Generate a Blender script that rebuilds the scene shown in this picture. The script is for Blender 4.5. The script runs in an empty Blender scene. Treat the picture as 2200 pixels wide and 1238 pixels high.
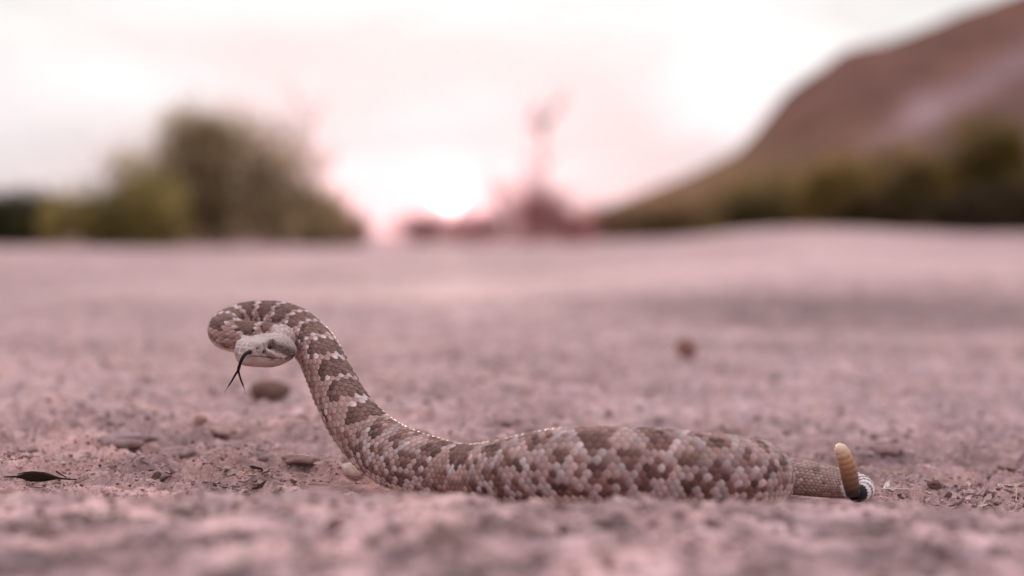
import bpy, math, random
import numpy as np
from math import radians as R

scene = bpy.context.scene
rng = np.random.default_rng(7)
random.seed(7)

# ------------------------------------------------------------------ camera
CAM_H = 0.18
LENS = 70.0
FPX = LENS / 36.0 * 2200.0
PITCH = math.atan((619 - 505) / FPX)
cam_data = bpy.data.cameras.new('camera')
cam = bpy.data.objects.new('camera', cam_data)
scene.collection.objects.link(cam)
scene.camera = cam
cam.location = (0, 0, CAM_H)
cam.rotation_euler = (math.pi / 2 - PITCH, 0, 0)
cam_data.lens = LENS
cam_data.sensor_width = 36
cam_data.clip_start = 0.05
cam_data.clip_end = 5000
cam_data.dof.use_dof = True
cam_data.dof.focus_distance = 1.415
cam_data.dof.aperture_fstop = 3.5

# ------------------------------------------------------------------ sky and sun
SUN_EL = math.atan((505 - 425) / FPX)
SUN_AZ = math.atan((965 - 1100) / FPX)          # from +Y towards +X
sun_dir = (math.sin(SUN_AZ) * math.cos(SUN_EL), math.cos(SUN_AZ) * math.cos(SUN_EL), math.sin(SUN_EL))
world = bpy.data.worlds.new('World')
scene.world = world
world.use_nodes = True
nt = world.node_tree
nt.nodes.clear()
def N(tree, t, **kw):
    n = tree.nodes.new(t)
    for k, v in kw.items():
        setattr(n, k, v)
    return n
def L(tree, a, b):
    tree.links.new(a, b)
out = N(nt, 'ShaderNodeOutputWorld')
geo = N(nt, 'ShaderNodeTexCoord')
sky = N(nt, 'ShaderNodeTexSky', sky_type='NISHITA')
sky.sun_disc = False
sky.sun_elevation = SUN_EL
sky.sun_rotation = SUN_AZ
bg_sky = N(nt, 'ShaderNodeBackground')
bg_sky.inputs['Strength'].default_value = 0.06
L(nt, sky.outputs[0], bg_sky.inputs['Color'])
# high bright cloud sheet
sep = N(nt, 'ShaderNodeSeparateXYZ'); L(nt, geo.outputs['Generated'], sep.inputs[0])
ramp = N(nt, 'ShaderNodeValToRGB')
L(nt, sep.outputs['Z'], ramp.inputs[0])
e = ramp.color_ramp.elements
e[0].position = 0.0;  e[0].color = (0.96, 0.78, 0.81, 1)
e[1].position = 1.0;  e[1].color = (2.1, 1.95, 2.0, 1)
for p, c in ((0.012, (0.97, 0.89, 0.92, 1)), (0.045, (0.98, 0.955, 0.985, 1)), (0.10, (1.07, 1.075, 1.07, 1)), (0.3, (1.40, 1.33, 1.35, 1))):
    x = ramp.color_ramp.elements.new(p); x.color = c
mp = N(nt, 'ShaderNodeMapping'); mp.inputs['Scale'].default_value = (5.0, 5.0, 17.0)
mp.inputs['Location'].default_value = (1.3, 0.4, 0.7)
L(nt, geo.outputs['Generated'], mp.inputs[0])
noi = N(nt, 'ShaderNodeTexNoise'); noi.inputs['Scale'].default_value = 1.0; noi.inputs['Detail'].default_value = 4
noi.inputs['Distortion'].default_value = 0.4
L(nt, mp.outputs[0], noi.inputs['Vector'])
cr = N(nt, 'ShaderNodeMapRange'); cr.inputs['From Min'].default_value = 0.38; cr.inputs['From Max'].default_value = 0.62
cr.inputs['To Min'].default_value = 0.86; cr.inputs['To Max'].default_value = 1.10
L(nt, noi.outputs['Fac'], cr.inputs['Value'])
mul = N(nt, 'ShaderNodeVectorMath', operation='SCALE')
L(nt, ramp.outputs[0], mul.inputs[0]); L(nt, cr.outputs[0], mul.inputs['Scale'])
# halo round the sun
nrm = N(nt, 'ShaderNodeVectorMath', operation='NORMALIZE'); L(nt, geo.outputs['Generated'], nrm.inputs[0])
dist = N(nt, 'ShaderNodeVectorMath', operation='DISTANCE'); L(nt, nrm.outputs[0], dist.inputs[0])
dist.inputs[1].default_value = sun_dir
halo = N(nt, 'ShaderNodeValToRGB'); L(nt, dist.outputs['Value'], halo.inputs[0])
h = halo.color_ramp.elements
h[0].position = 0.0; h[0].color = (0.98, 0.96, 0.96, 1)
h[1].position = 0.22; h[1].color = (1, 1, 1, 1)
for p, c in ((0.006, (0.96, 0.92, 0.93, 1)), (0.03, (0.90, 0.89, 0.90, 1)), (0.10, (0.93, 0.94, 0.955, 1))):
    x = halo.color_ramp.elements.new(p); x.color = c
mul2 = N(nt, 'ShaderNodeVectorMath', operation='MULTIPLY')
L(nt, mul.outputs[0], mul2.inputs[0]); L(nt, halo.outputs[0], mul2.inputs[1])
# the sky away from the setting sun is dimmer
far_ = N(nt, 'ShaderNodeMapRange'); L(nt, dist.outputs['Value'], far_.inputs['Value'])
far_.inputs['From Min'].default_value = 0.7; far_.inputs['From Max'].default_value = 2.0
far_.inputs['To Min'].default_value = 1.0; far_.inputs['To Max'].default_value = 0.72
far_.interpolation_type = 'SMOOTHSTEP'
mul3 = N(nt, 'ShaderNodeVectorMath', operation='SCALE')
L(nt, mul2.outputs[0], mul3.inputs[0]); L(nt, far_.outputs[0], mul3.inputs['Scale']); mul2 = mul3
disc = N(nt, 'ShaderNodeValToRGB'); L(nt, dist.outputs['Value'], disc.inputs[0])
d_ = disc.color_ramp.elements
d_[0].position = 0.0; d_[0].color = (5.5, 5.2, 5.1, 1)
d_[1].position = 0.05; d_[1].color = (0, 0, 0, 1)
for p, c in ((0.0030, (4.5, 4.2, 4.1, 1)), (0.0055, (0.45, 0.40, 0.40, 1)), (0.012, (0.12, 0.10, 0.10, 1)), (0.025, (0.0, 0.0, 0.0, 1))):
    x = disc.color_ramp.elements.new(p); x.color = c
add = N(nt, 'ShaderNodeVectorMath', operation='ADD')
L(nt, mul2.outputs[0], add.inputs[0]); L(nt, disc.outputs[0], add.inputs[1])
bg_cl = N(nt, 'ShaderNodeBackground'); L(nt, add.outputs[0], bg_cl.inputs['Color'])
bg_cl.inputs['Strength'].default_value = 1.0
adds = N(nt, 'ShaderNodeMixShader'); adds.inputs[0].default_value = 0.92      # cloud veil over the clear sky
L(nt, bg_sky.outputs[0], adds.inputs[1]); L(nt, bg_cl.outputs[0], adds.inputs[2])
L(nt, adds.outputs[0], out.inputs['Surface'])

sun_data = bpy.data.lights.new('sun', 'SUN')
sun_data.energy = 5.0
sun_data.angle = R(0.53)
sun_data.color = (1.0, 0.70, 0.62)
sun = bpy.data.objects.new('sun', sun_data)
scene.collection.objects.link(sun)
from mathutils import Vector
sun.rotation_euler = Vector(sun_dir).to_track_quat('Z', 'Y').to_euler()
sun.location = (0, 0, 5)

scene.view_settings.view_transform = 'Standard'
scene.view_settings.look = 'None'
scene.view_settings.gamma = 1
scene.view_settings.exposure = 0.0
scene.view_settings.use_curve_mapping = False
scene.render.engine = 'CYCLES'
scene.cycles.use_denoising = True
scene.cycles.max_bounces = 6
scene.cycles.volume_bounces = 1
scene.cycles.volume_max_steps = 64
scene.cycles.sample_clamp_indirect = 4

# ------------------------------------------------------------------ helpers
COL = scene.collection
_cp, _sp = math.cos(PITCH), math.sin(PITCH)
def P(px, py, d):
    """world point seen at photo pixel (px, py) at ground distance d (y = d)"""
    u = (px - 1100) / FPX; v = (619 - py) / FPX
    dx, dy, dz = u, _cp + v * _sp, -_sp + v * _cp
    t = d / dy
    return np.array([dx * t, d, CAM_H + dz * t])
def pix(x, y, z):
    """photo pixel of world points (used only to lay out terrain features)"""
    zz = z - CAM_H
    depth = y * _cp - zz * _sp
    up = y * _sp + zz * _cp
    return 1100 + FPX * x / depth, 619 - FPX * up / depth

def smooth(a, b, x):
    t = np.clip((x - a) / (b - a), 0, 1)
    return t * t * (3 - 2 * t)

_perm = np.random.default_rng(11).permutation(512)
_perm = np.concatenate([_perm, _perm, _perm])
_ang = np.random.default_rng(12).uniform(0, 2 * np.pi, 512)
_gx, _gy = np.cos(_ang), np.sin(_ang)
def perlin(x, y, seed=0):
    x = np.asarray(x, float) + seed * 17.13; y = np.asarray(y, float) + seed * 9.71
    xi = np.floor(x).astype(int); yi = np.floor(y).astype(int)
    xf = x - xi; yf = y - yi
    def g(ix, iy, fx, fy):
        k = _perm[(_perm[ix % 512] + iy) % 512]
        return _gx[k] * fx + _gy[k] * fy
    u = xf ** 3 * (xf * (xf * 6 - 15) + 10); v = yf ** 3 * (yf * (yf * 6 - 15) + 10)
    a = g(xi, yi, xf, yf); b = g(xi + 1, yi, xf - 1, yf)
    c = g(xi, yi + 1, xf, yf - 1); d = g(xi + 1, yi + 1, xf - 1, yf - 1)
    return (a + u * (b - a)) + v * ((c + u * (d - c)) - (a + u * (b - a)))
def fbm(x, y, sc, octv=3, seed=0, gain=0.5):
    s = 0; a = 1.0; f = 1.0 / sc
    for i in range(octv):
        s = s + a * perlin(np.asarray(x) * f, np.asarray(y) * f, seed + i * 3)
        a *= gain; f *= 2.03
    return s
def ridged(x, y, sc, octv=3, seed=0):
    s = 0; a = 1.0; f = 1.0 / sc
    for i in range(octv):
        s = s + a * (1 - 2.2 * np.abs(perlin(np.asarray(x) * f, np.asarray(y) * f, seed + i * 5)))
        a *= 0.5; f *= 2.1
    return s

def mesh_obj(name, V, F, mat, parent=None, smooth_sh=True, cols=None, extra=None):
    """V (n,3); F list or (m,k) array; cols (n,3) linear colours per vertex"""
    me = bpy.data.meshes.new(name)
    V = np.asarray(V, np.float32)
    me.vertices.add(len(V)); me.vertices.foreach_set('co', V.ravel())
    if isinstance(F, list) and len(F) and isinstance(F[0], np.ndarray):
        groups = F
    elif isinstance(F, np.ndarray):
        groups = [F]
    else:
        by = {}
        for f in F: by.setdefault(len(f), []).append(f)
        groups = [np.array(v) for v in by.values()]
    loops = np.concatenate([g.ravel() for g in groups]).astype(np.int32)
    tot = np.concatenate([np.full(len(g), g.shape[1]) for g in groups]).astype(np.int32)
    start = np.concatenate([[0], np.cumsum(tot)[:-1]]).astype(np.int32)
    me.loops.add(len(loops)); me.loops.foreach_set('vertex_index', loops)
    me.polygons.add(len(tot)); me.polygons.foreach_set('loop_start', start)
    me.polygons.foreach_set('loop_total', tot)
    me.polygons.foreach_set('use_smooth', np.full(len(tot), bool(smooth_sh)))
    me.update(calc_edges=True)
    if cols is not None:
        at = me.color_attributes.new('tint', 'FLOAT_COLOR', 'POINT')
        c = np.ones((len(V), 4), np.float32); c[:, :3] = cols
        at.data.foreach_set('color', c.ravel())
    if extra is not None:
        for k, v in extra.items():
            at = me.attributes.new(k, 'FLOAT', 'POINT'); at.data.foreach_set('value', np.asarray(v, np.float32))
    me.materials.append(mat)
    o = bpy.data.objects.new(name, me); COL.objects.link(o)
    if parent is not None:
        o.parent = parent
    return o
def tag(o, label=None, cat=None, group=None, kind=None):
    if label: o['label'] = label
    if cat: o['category'] = cat
    if group: o['group'] = group
    if kind: o['kind'] = kind
    return o
def empty(name, loc):
    o = bpy.data.objects.new(name, None); COL.objects.link(o); o.location = loc
    o.empty_display_size = 0.02
    return o

def mat(name, color=(0.5, 0.5, 0.5), rough=0.8, spec=0.3, tint=False, noise=None, bump=None, coords='Object', sss=None):
    """noise: (scale, amount, detail); bump: list of (scale, strength, distance)"""
    m = bpy.data.materials.new(name); m.use_nodes = True
    t = m.node_tree; b = t.nodes['Principled BSDF']
    b.inputs['Roughness'].default_value = rough
    b.inputs['Specular IOR Level'].default_value = spec
    tc = N(t, 'ShaderNodeTexCoord')
    if tint:
        a = N(t, 'ShaderNodeVertexColor'); a.layer_name = 'tint'; src = a.outputs['Color']
    else:
        rgb = N(t, 'ShaderNodeRGB'); rgb.outputs[0].default_value = (*color, 1); src = rgb.outputs[0]
    if noise:
        for sc, am, de in (noise if isinstance(noise, list) else [noise]):
            n = N(t, 'ShaderNodeTexNoise'); n.inputs['Scale'].default_value = sc; n.inputs['Detail'].default_value = de
            L(t, tc.outputs[coords], n.inputs['Vector'])
            mr = N(t, 'ShaderNodeMapRange'); mr.inputs['From Min'].default_value = 0.3; mr.inputs['From Max'].default_value = 0.7
            mr.inputs['To Min'].default_value = 1 - am; mr.inputs['To Max'].default_value = 1 + am
            L(t, n.outputs['Fac'], mr.inputs['Value'])
            vm = N(t, 'ShaderNodeVectorMath', operation='SCALE')
            L(t, src, vm.inputs[0]); L(t, mr.outputs[0], vm.inputs['Scale']); src = vm.outputs[0]
    L(t, src, b.inputs['Base Color'])
    prev = None
    for sc, st, di in (bump or []):
        n = N(t, 'ShaderNodeTexNoise'); n.inputs['Scale'].default_value = sc; n.inputs['Detail'].default_value = 5
        L(t, tc.outputs[coords], n.inputs['Vector'])
        bp = N(t, 'ShaderNodeBump'); bp.inputs['Strength'].default_value = st; bp.inputs['Distance'].default_value = di
        L(t, n.outputs['Fac'], bp.inputs['Height'])
        if prev: L(t, prev, bp.inputs['Normal'])
        prev = bp.outputs[0]
    if prev: L(t, prev, b.inputs['Normal'])
    if sss: b.inputs['Subsurface Weight'].default_value = sss; b.inputs['Subsurface Radius'].default_value = (0.004, 0.002, 0.0015)
    return m

def cubic(t, Y, ti):
    """natural cubic spline through (t, Y) evaluated at ti"""
    t = np.asarray(t, float); Y = np.asarray(Y, float)
    n = len(t); h = np.diff(t)
    A = np.zeros((n, n)); B = np.zeros((n,) + Y.shape[1:])
    A[0, 0] = A[-1, -1] = 1
    for i in range(1, n - 1):
        A[i, i - 1] = h[i - 1]; A[i, i] = 2 * (h[i - 1] + h[i]); A[i, i + 1] = h[i]
        B[i] = 3 * ((Y[i + 1] - Y[i]) / h[i] - (Y[i] - Y[i - 1]) / h[i - 1])
    c = np.linalg.solve(A, B)
    k = np.clip(np.searchsorted(t, ti, side='right') - 1, 0, n - 2)
    dx = ti - t[k]
    if Y.ndim > 1: dx = dx[:, None]; hh = h[k][:, None]
    else: hh = h[k]
    b = (Y[k + 1] - Y[k]) / hh - hh * (2 * c[k] + c[k + 1]) / 3
    d = (c[k + 1] - c[k]) / (3 * hh)
    return Y[k] + b * dx + c[k] * dx ** 2 + d * dx ** 3

def tube(pts, rad, ns=8, ups=None, flat=1.0):
    pts = np.asarray(pts, float); rad = np.asarray(rad, float)
    T = np.gradient(pts, axis=0); T /= np.linalg.norm(T, axis=1)[:, None]
    ref = np.array([0.31, -0.52, 0.8]) if ups is None else np.asarray(ups, float)
    U = ref - T * (T @ ref)[:, None]; U /= np.linalg.norm(U, axis=1)[:, None]
    S = np.cross(T, U)
    a = np.linspace(0, 2 * np.pi, ns, endpoint=False)
    V = pts[:, None] + rad[:, None, None] * (np.cos(a)[None, :, None] * U[:, None] * flat + np.sin(a)[None, :, None] * S[:, None])
    n = len(pts)
    i = np.arange(n - 1)[:, None] * ns; j = np.arange(ns)[None]; j2 = (j + 1) % ns
    F = np.stack([i + j, i + j2, i + ns + j2, i + ns + j], -1).reshape(-1, 4)
    V = V.reshape(-1, 3)
    nv = len(V)
    V = np.vstack([V, pts[0], pts[-1]])
    C0 = np.stack([np.full(ns, nv), (np.arange(ns) + 1) % ns, np.arange(ns)], -1)
    C1 = np.stack([np.full(ns, nv + 1), (n - 1) * ns + np.arange(ns), (n - 1) * ns + (np.arange(ns) + 1) % ns], -1)
    return V, [F, C0, C1]
class Acc:
    def __init__(s): s.V = []; s.F4 = []; s.F3 = []; s.C = []; s.n = 0
    def add(s, V, Fs, col=None):
        for f in (Fs if isinstance(Fs, list) else [Fs]):
            (s.F4 if f.shape[1] == 4 else s.F3).append(f + s.n)
        s.V.append(V); s.n += len(V)
        if col is not None:
            col = np.asarray(col, float)
            s.C.append(np.broadcast_to(col, (len(V), 3)))
    def out(s):
        F = []
        if s.F4: F.append(np.concatenate(s.F4))
        if s.F3: F.append(np.concatenate(s.F3))
        return np.concatenate(s.V), F, (np.concatenate(s.C) if s.C else None)

# ------------------------------------------------------------------ snake centre line (head -> tail)
# px, py, distance, radius in photo pixels, dorsal hint
PATH = [
 (588, 741, 1.436, 20, (0, 0, 1)),
 (604, 733, 1.452, 25, (0, 0, 1)),
 (607, 728, 1.468, 28, (0, 0, 1)),
 (588, 726, 1.482, 30, (0, -.1, 1)),
 (548, 725, 1.486, 32, (0, -.15, 1)),
 (508, 721, 1.488, 34, (0, -.2, 1)),
 (487, 714, 1.495, 36, (0, -.2, 1)),
 (491, 703, 1.515, 37, (0, -.3, 1)),
 (525, 690, 1.530, 38, (0, -.45, 1)),
 (575, 687, 1.530, 39, (0, -.5, 1)),
 (622, 698, 1.515, 42, (0, -.5, 1)),
 (660, 727, 1.490, 45, (.2, -.35, 1)),
 (686, 762, 1.465, 46, (.3, -.2, 1)),
 (706, 804, 1.445, 48, (.3, -.12, 1)),
 (727, 848, 1.430, 52, (.3, -.1, 1)),
 (757, 900, 1.410, 56, (.2, -.1, 1)),
 (797, 946, 1.395, 62, (.1, -.12, 1)),
 (850, 982, 1.375, 66, (0, -.25, 1)),
 (912, 1004, 1.352, 65, (0, -.2, 1)),
 (1000, 1020, 1.330, 61, (0, -.15, 1)),
 (1100, 1018, 1.308, 73, (0, -.15, 1)),
 (1200, 1008, 1.290, 83, (0, -.15, 1)),
 (1300, 1006, 1.280, 85, (0, -.15, 1)),
 (1400, 1008, 1.280, 84, (0, -.15, 1)),
 (1500, 1014, 1.284, 81, (0, -.15, 1)),
 (1588, 1020, 1.300, 78, (0, -.1, 1)),
 (1632, 1026, 1.333, 73, (0, 0, 1)),
 (1624, 1031, 1.368, 66, (0, 0, 1)),
 (1570, 1032, 1.390, 59, (0, 0, 1)),
 (1500, 1034, 1.405, 54, (0, 0, 1)),
 (1440, 1034, 1.420, 50, (0, 0, 1)),
 (1415, 1034, 1.442, 48, (0, 0, 1)),
 (1450, 1034, 1.462, 46, (0, 0, 1)),
 (1540, 1030, 1.465, 45, (0, 0, 1)),
 (1640, 1028, 1.452, 44, (0, -.1, 1)),
 (1700, 1030, 1.440, 43, (0, -.2, 1)),
 (1760, 1036, 1.425, 38, (0, -.2, 1)),
 (1810, 1042, 1.410, 32, (0, -.2, 1)),
 (1846, 1047, 1.392, 27, (0, -.2, 1)),
 (1857, 1053, 1.375, 22, (0, -.1, 1)),
 (1846, 1060, 1.360, 18, (.2, 0, 1)),
 (1834, 1061, 1.356, 16, (.4, .2, .7)),
]
cp = np.array([P(a, b, d) for a, b, d, r, q in PATH])
cr_ = np.array([r * d / FPX for a, b, d, r, q in PATH])
cd = np.array([q for *_, q in PATH], float)
tt = np.concatenate([[0], np.cumsum(np.linalg.norm(np.diff(cp, axis=0), axis=1))])
ti = np.linspace(0, tt[-1], 2400)
CL = cubic(tt, cp, ti)
RAD = np.interp(ti, tt, cr_)
kern = np.hanning(81); kern /= kern.sum()
RAD = np.convolve(np.pad(RAD, 40, 'edge'), kern, 'valid')
DH = np.stack([np.interp(ti, tt, cd[:, k]) for k in range(3)], 1)
arc = np.concatenate([[0], np.cumsum(np.linalg.norm(np.diff(CL, axis=0), axis=1))])
TAN = np.gradient(CL, arc, axis=0); TAN /= np.linalg.norm(TAN, axis=1)[:, None]
UPV = DH - TAN * np.sum(DH * TAN, 1)[:, None]; UPV /= np.linalg.norm(UPV, axis=1)[:, None]
SID = np.cross(TAN, UPV)
BODY_LEN = arc[-1]

# ------------------------------------------------------------------ terrain
LIPX = np.array([-4000, -600, 0, 300, 500, 700, 850, 1000, 1200, 1450, 1700, 1900, 2050, 2200, 2900, 6000])
LIPY = np.array([1064, 1064, 1062, 1060, 1056, 1050, 1048, 1056, 1067, 1070, 1066, 1072, 1082, 1086, 1090, 1090])
_lz = CAM_H - (LIPY + 11 - 505) * 1.11 / FPX
def ground_base(x, y):
    px = 1100 + FPX * x / 1.11
    lip = np.interp(px, LIPX, _lz)
    lip = lip + 0.0022 * perlin(x * 16, y * 3, 5) 
    s = smooth(1.10, 1.235, y + 0.02 * perlin(x * 9, 0 * y, 8))
    near = 1 - smooth(2.0, 4.0, y)
    low = (-0.015 * np.clip(x, -0.6, 0.6) - 0.006 * smooth(0.02, 0.16, x)) * near
    back = 1 - smooth(0.2, 0.9, 1.0 - y)        # falls gently behind the crest towards the camera
    return low * s + (1 - s) * lip * (0.55 + 0.45 * back)
_cxy = CL[::12, :2][CL[::12, 2] < 0.06]
def snake_mask(x, y):
    x = np.asarray(x, float); y = np.asarray(y, float)
    m = np.zeros(x.shape)
    sel = (x > -0.2) & (x < 0.35) & (y > 1.15) & (y < 1.6)
    xs, ys = x[sel], y[sel]
    if xs.size:
        dmin = np.full(xs.shape, 9.0)
        for cx, cy in _cxy:
            dmin = np.minimum(dmin, (xs - cx) ** 2 + (ys - cy) ** 2)
        m[sel] = 1 - smooth(0.018, 0.05, np.sqrt(dmin))
    return m
def far_features(x, y):
    """banks and hollows of the wash bed beyond the snake"""
    az = x / np.maximum(y, 0.5)
    z = 0.0
    # gravel bank on the right, 5 m to 30 m away
    k = smooth(-0.02, 0.10, az) * smooth(4.6, 8.5, y) 
    z = z + k * 0.055
    k2 = smooth(0.06, 0.135, az) * smooth(11, 22, y) * (1 - 0.35 * smooth(0.17, 0.24, az))
    z = z + k2 * (0.19 + 0.06 * fbm(x, y, 3.0, 2, 29))
    z = z - 0.02 * smooth(0.05, 0.14, az) * np.exp(-((y - 4.1) / 0.7) ** 2)
    z = z + smooth(2.0, 6, y) * 0.030 * fbm(x, y, 2.4, 3, 21) + smooth(6, 20, y) * 0.05 * fbm(x, y, 7.0, 2, 23)
    return z
def ground_h(x, y, fine=True):
    b = ground_base(x, y)
    m = snake_mask(x, y)
    foc = smooth(1.12, 1.3, y) * (1 - smooth(3.0, 6.0, y))
    n = 0.0050 * fbm(x * 0.8, y, 0.13, 2, 1) * foc * smooth(1.35, 1.75, y)
    n = n + 0.0088 * ridged(x, y * 0.8, 0.085, 2, 31) * foc * (0.35 + 0.65 * smooth(1.4, 1.7, y)) * (1 - 0.5 * smooth(0.0, 0.1, x))
    n = n + 0.0042 * fbm(x, y, 0.035, 3, 2) * (1 - smooth(3.5, 7, y))
    n = n + 0.0020 * np.abs(fbm(x, y, 0.012, 3, 3)) * (1 - smooth(2.0, 3.5, y)) * (0.5 + smooth(-.2, .3, fbm(x, y, 0.2, 2, 14)))
    rg = smooth(-.35, .35, fbm(x, y, 0.16, 2, 17))
    n = n + (0.0016 + 0.0030 * rg) * (ridged(x, y, 0.021, 3, 33) - .3) * (1 - smooth(2.2, 4.0, y))
    step_ = fbm(x * 1.1, y, 0.045, 3, 19)                       # crusted plates with broken edges
    n = n + 0.0046 * (smooth(0.0, 0.05, step_) + smooth(0.22, 0.26, step_) - 1) * foc
    nn = 0.0080 * fbm(x, y, 0.065, 3, 9) * (1 - smooth(1.05, 1.2, y))
    n = n + nn
    n = n - _N0 * (1 - smooth(2.5, 5, y)) * smooth(1.0, 1.2, y)
    n = n * (1 - 0.72 * m) - 0.0025 * m * smooth(1.2, 1.3, y)
    return b + n + far_features(x, y)

_N0 = 0.0
_px, _py = np.meshgrid(np.linspace(-.4, .4, 90), np.linspace(1.3, 2.3, 90))
_N0 = float(np.mean(ground_h(_px, _py) - ground_base(_px, _py) - far_features(_px, _py) * 1.0))

# rows by distance
ys = [-40, -20, -10, -5, -2.5, -1.2, -0.5, 0.0, 0.3, 0.5, 0.62]
y = 0.70
while y < 1.16: ys.append(y); y += 0.0055
while y < 1.75: ys.append(y); y += 0.0019
st = 0.0021
while y < 420: ys.append(y); y += st; st = min(st * 1.018, 12)
ys = np.array(ys)
uc = np.linspace(-0.29, 0.29, 470)
uo = 0.29 + np.linspace(0, 1, 46)[1:] ** 2.2 * 0.9
us = np.concatenate([-uo[::-1], uc, uo])
Y, U = np.meshgrid(ys, us, indexing='ij')
W = np.maximum(Y, 0.8)
X = U * W
far_u = np.clip((np.abs(U) - 0.29) / 0.9, 0, 1)
X = X + np.sign(U) * far_u ** 2 * 45.0
Z = ground_h(X, Y)
nr, nc = X.shape
V = np.stack([X, Y, Z], -1).reshape(-1, 3)
i = np.arange(nr - 1)[:, None] * nc; j = np.arange(nc - 1)[None]
F = np.stack([i + j, i + j + 1, i + nc + j + 1, i + nc + j], -1).reshape(-1, 4)
# tone of the earth: paler silt, stony patches, right bank's shaded side painted dark
PX, PY = pix(X, np.maximum(Y, 0.3), Z)
PX, PY = pix(X, np.maximum(Y, 0.3), ground_base(X, Y) * 0)
base = np.array([0.412, 0.278, 0.282])
_T = 1.35
t1 = 0.16 * fbm(X, Y, 0.5, 3, 41) + 0.34 * fbm(X, Y, 0.09, 3, 42) + 0.36 * fbm(X, Y, 0.016, 3, 43)
t1 = t1 + smooth(3, 9, Y) * 0.30 * fbm(X, Y, 3.5, 3, 44)
t1 = t1 + (1 - smooth(1.0, 1.15, Y)) * (1.0 * fbm(X, Y, 0.05, 2, 45) + 0.6 * fbm(X, Y, 0.025, 2, 49) + 0.5 * fbm(X, Y, 0.11, 2, 48))
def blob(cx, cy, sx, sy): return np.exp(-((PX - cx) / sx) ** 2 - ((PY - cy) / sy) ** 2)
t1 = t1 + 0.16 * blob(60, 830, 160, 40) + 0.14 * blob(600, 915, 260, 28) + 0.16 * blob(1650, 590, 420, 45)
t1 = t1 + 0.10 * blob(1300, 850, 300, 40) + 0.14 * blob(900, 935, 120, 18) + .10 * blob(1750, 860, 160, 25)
t1 = t1 - 0.34 * blob(2050, 665, 420, 26) - 0.24 * blob(1600, 665, 260, 20) - 0.16 * blob(1750, 735, 380, 18) - 0.14 * blob(250, 670, 300, 20) - 0.10 * blob(120, 760, 200, 14)  # dark bands at the right paint in the bank's shaded foot
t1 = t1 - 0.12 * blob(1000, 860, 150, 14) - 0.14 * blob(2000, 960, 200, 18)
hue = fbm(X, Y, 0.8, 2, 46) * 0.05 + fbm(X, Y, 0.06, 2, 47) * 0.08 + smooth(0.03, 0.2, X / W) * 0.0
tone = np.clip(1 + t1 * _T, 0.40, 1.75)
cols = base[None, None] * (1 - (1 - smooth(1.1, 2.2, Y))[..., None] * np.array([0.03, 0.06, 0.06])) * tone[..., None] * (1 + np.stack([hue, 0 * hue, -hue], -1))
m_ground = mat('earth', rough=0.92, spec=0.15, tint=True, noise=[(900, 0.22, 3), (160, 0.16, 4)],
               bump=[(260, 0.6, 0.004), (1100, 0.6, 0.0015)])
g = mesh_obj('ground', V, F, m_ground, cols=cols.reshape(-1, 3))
tag(g, 'pink brown dry desert wash bed with crusted uneven earth', kind='structure')

# ------------------------------------------------------------------ hill on the right
EX = np.array([900, 1150, 1215, 1320, 1470, 1590, 1628, 1688, 1818, 1900, 1960, 2060, 2150, 2260, 2500, 2900, 3600, 4600])
EY = np.array([508, 500, 474, 436, 376, 320, 280, 198, 108, 90, 68, 30, -2, -40, -110, -190, -240, -200])
hu = np.linspace((900 - 1100) / FPX, (4600 - 1100) / FPX, 420)
hy = np.concatenate([np.linspace(110, 250, 90), np.linspace(255, 420, 30)])
HU, HY = np.meshgrid(hu, hy, indexing='ij')
elev = (505 - np.interp(HU * FPX + 1100, EX, EY)) / FPX
HX = HU * 250 + (HY - 250) * HU * 0.35
front = np.clip((HY - 110) / 140, 0, 1)
prof = front ** 1.15
prof = np.where(HY > 250, 1 - smooth(250, 430, HY) * 1.0, prof)
HZ = elev * 250 * prof
HZ = HZ + 0.35 * fbm(HX, HY, 9, 4, 60) * smooth(0.0, 0.2, elev * 3) * smooth(110, 130, HY) * 1.3
HZ = HZ + 0.12 * ridged(HX, HY, 3.0, 3, 61) * smooth(0, 0.06, elev)
HZ = HZ - 0.4 * (1 - front)
hp, hq = pix(HX, HY, HZ)
hc = np.zeros(HX.shape + (3,)) + np.array([0.128, 0.060, 0.047])
def mixc(c, m, col): return c * (1 - m[..., None]) + np.array(col) * m[..., None]
sl = fbm(HX, HY, 14, 3, 62)
hc = hc * (1 + 0.55 * sl + 0.5 * fbm(HX * 1.0, HY * .35, 5, 3, 66))[..., None]
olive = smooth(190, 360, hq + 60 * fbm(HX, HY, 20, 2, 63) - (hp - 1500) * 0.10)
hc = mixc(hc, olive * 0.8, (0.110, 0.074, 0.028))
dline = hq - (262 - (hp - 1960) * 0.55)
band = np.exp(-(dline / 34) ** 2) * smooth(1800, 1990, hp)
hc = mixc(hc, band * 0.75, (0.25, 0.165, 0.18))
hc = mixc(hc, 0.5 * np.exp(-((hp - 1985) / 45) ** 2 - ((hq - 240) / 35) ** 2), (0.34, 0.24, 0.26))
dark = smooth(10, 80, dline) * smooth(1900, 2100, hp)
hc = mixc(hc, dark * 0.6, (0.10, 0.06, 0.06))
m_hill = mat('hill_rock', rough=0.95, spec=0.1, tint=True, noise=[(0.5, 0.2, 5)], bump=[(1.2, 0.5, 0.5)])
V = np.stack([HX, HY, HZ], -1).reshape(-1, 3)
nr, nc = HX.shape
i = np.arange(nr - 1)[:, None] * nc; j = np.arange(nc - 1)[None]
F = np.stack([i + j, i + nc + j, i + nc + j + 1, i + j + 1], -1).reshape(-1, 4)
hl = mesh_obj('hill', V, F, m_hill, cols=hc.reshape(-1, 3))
tag(hl, 'brown rocky desert hillside climbing out of the frame on the right', kind='structure')

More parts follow.
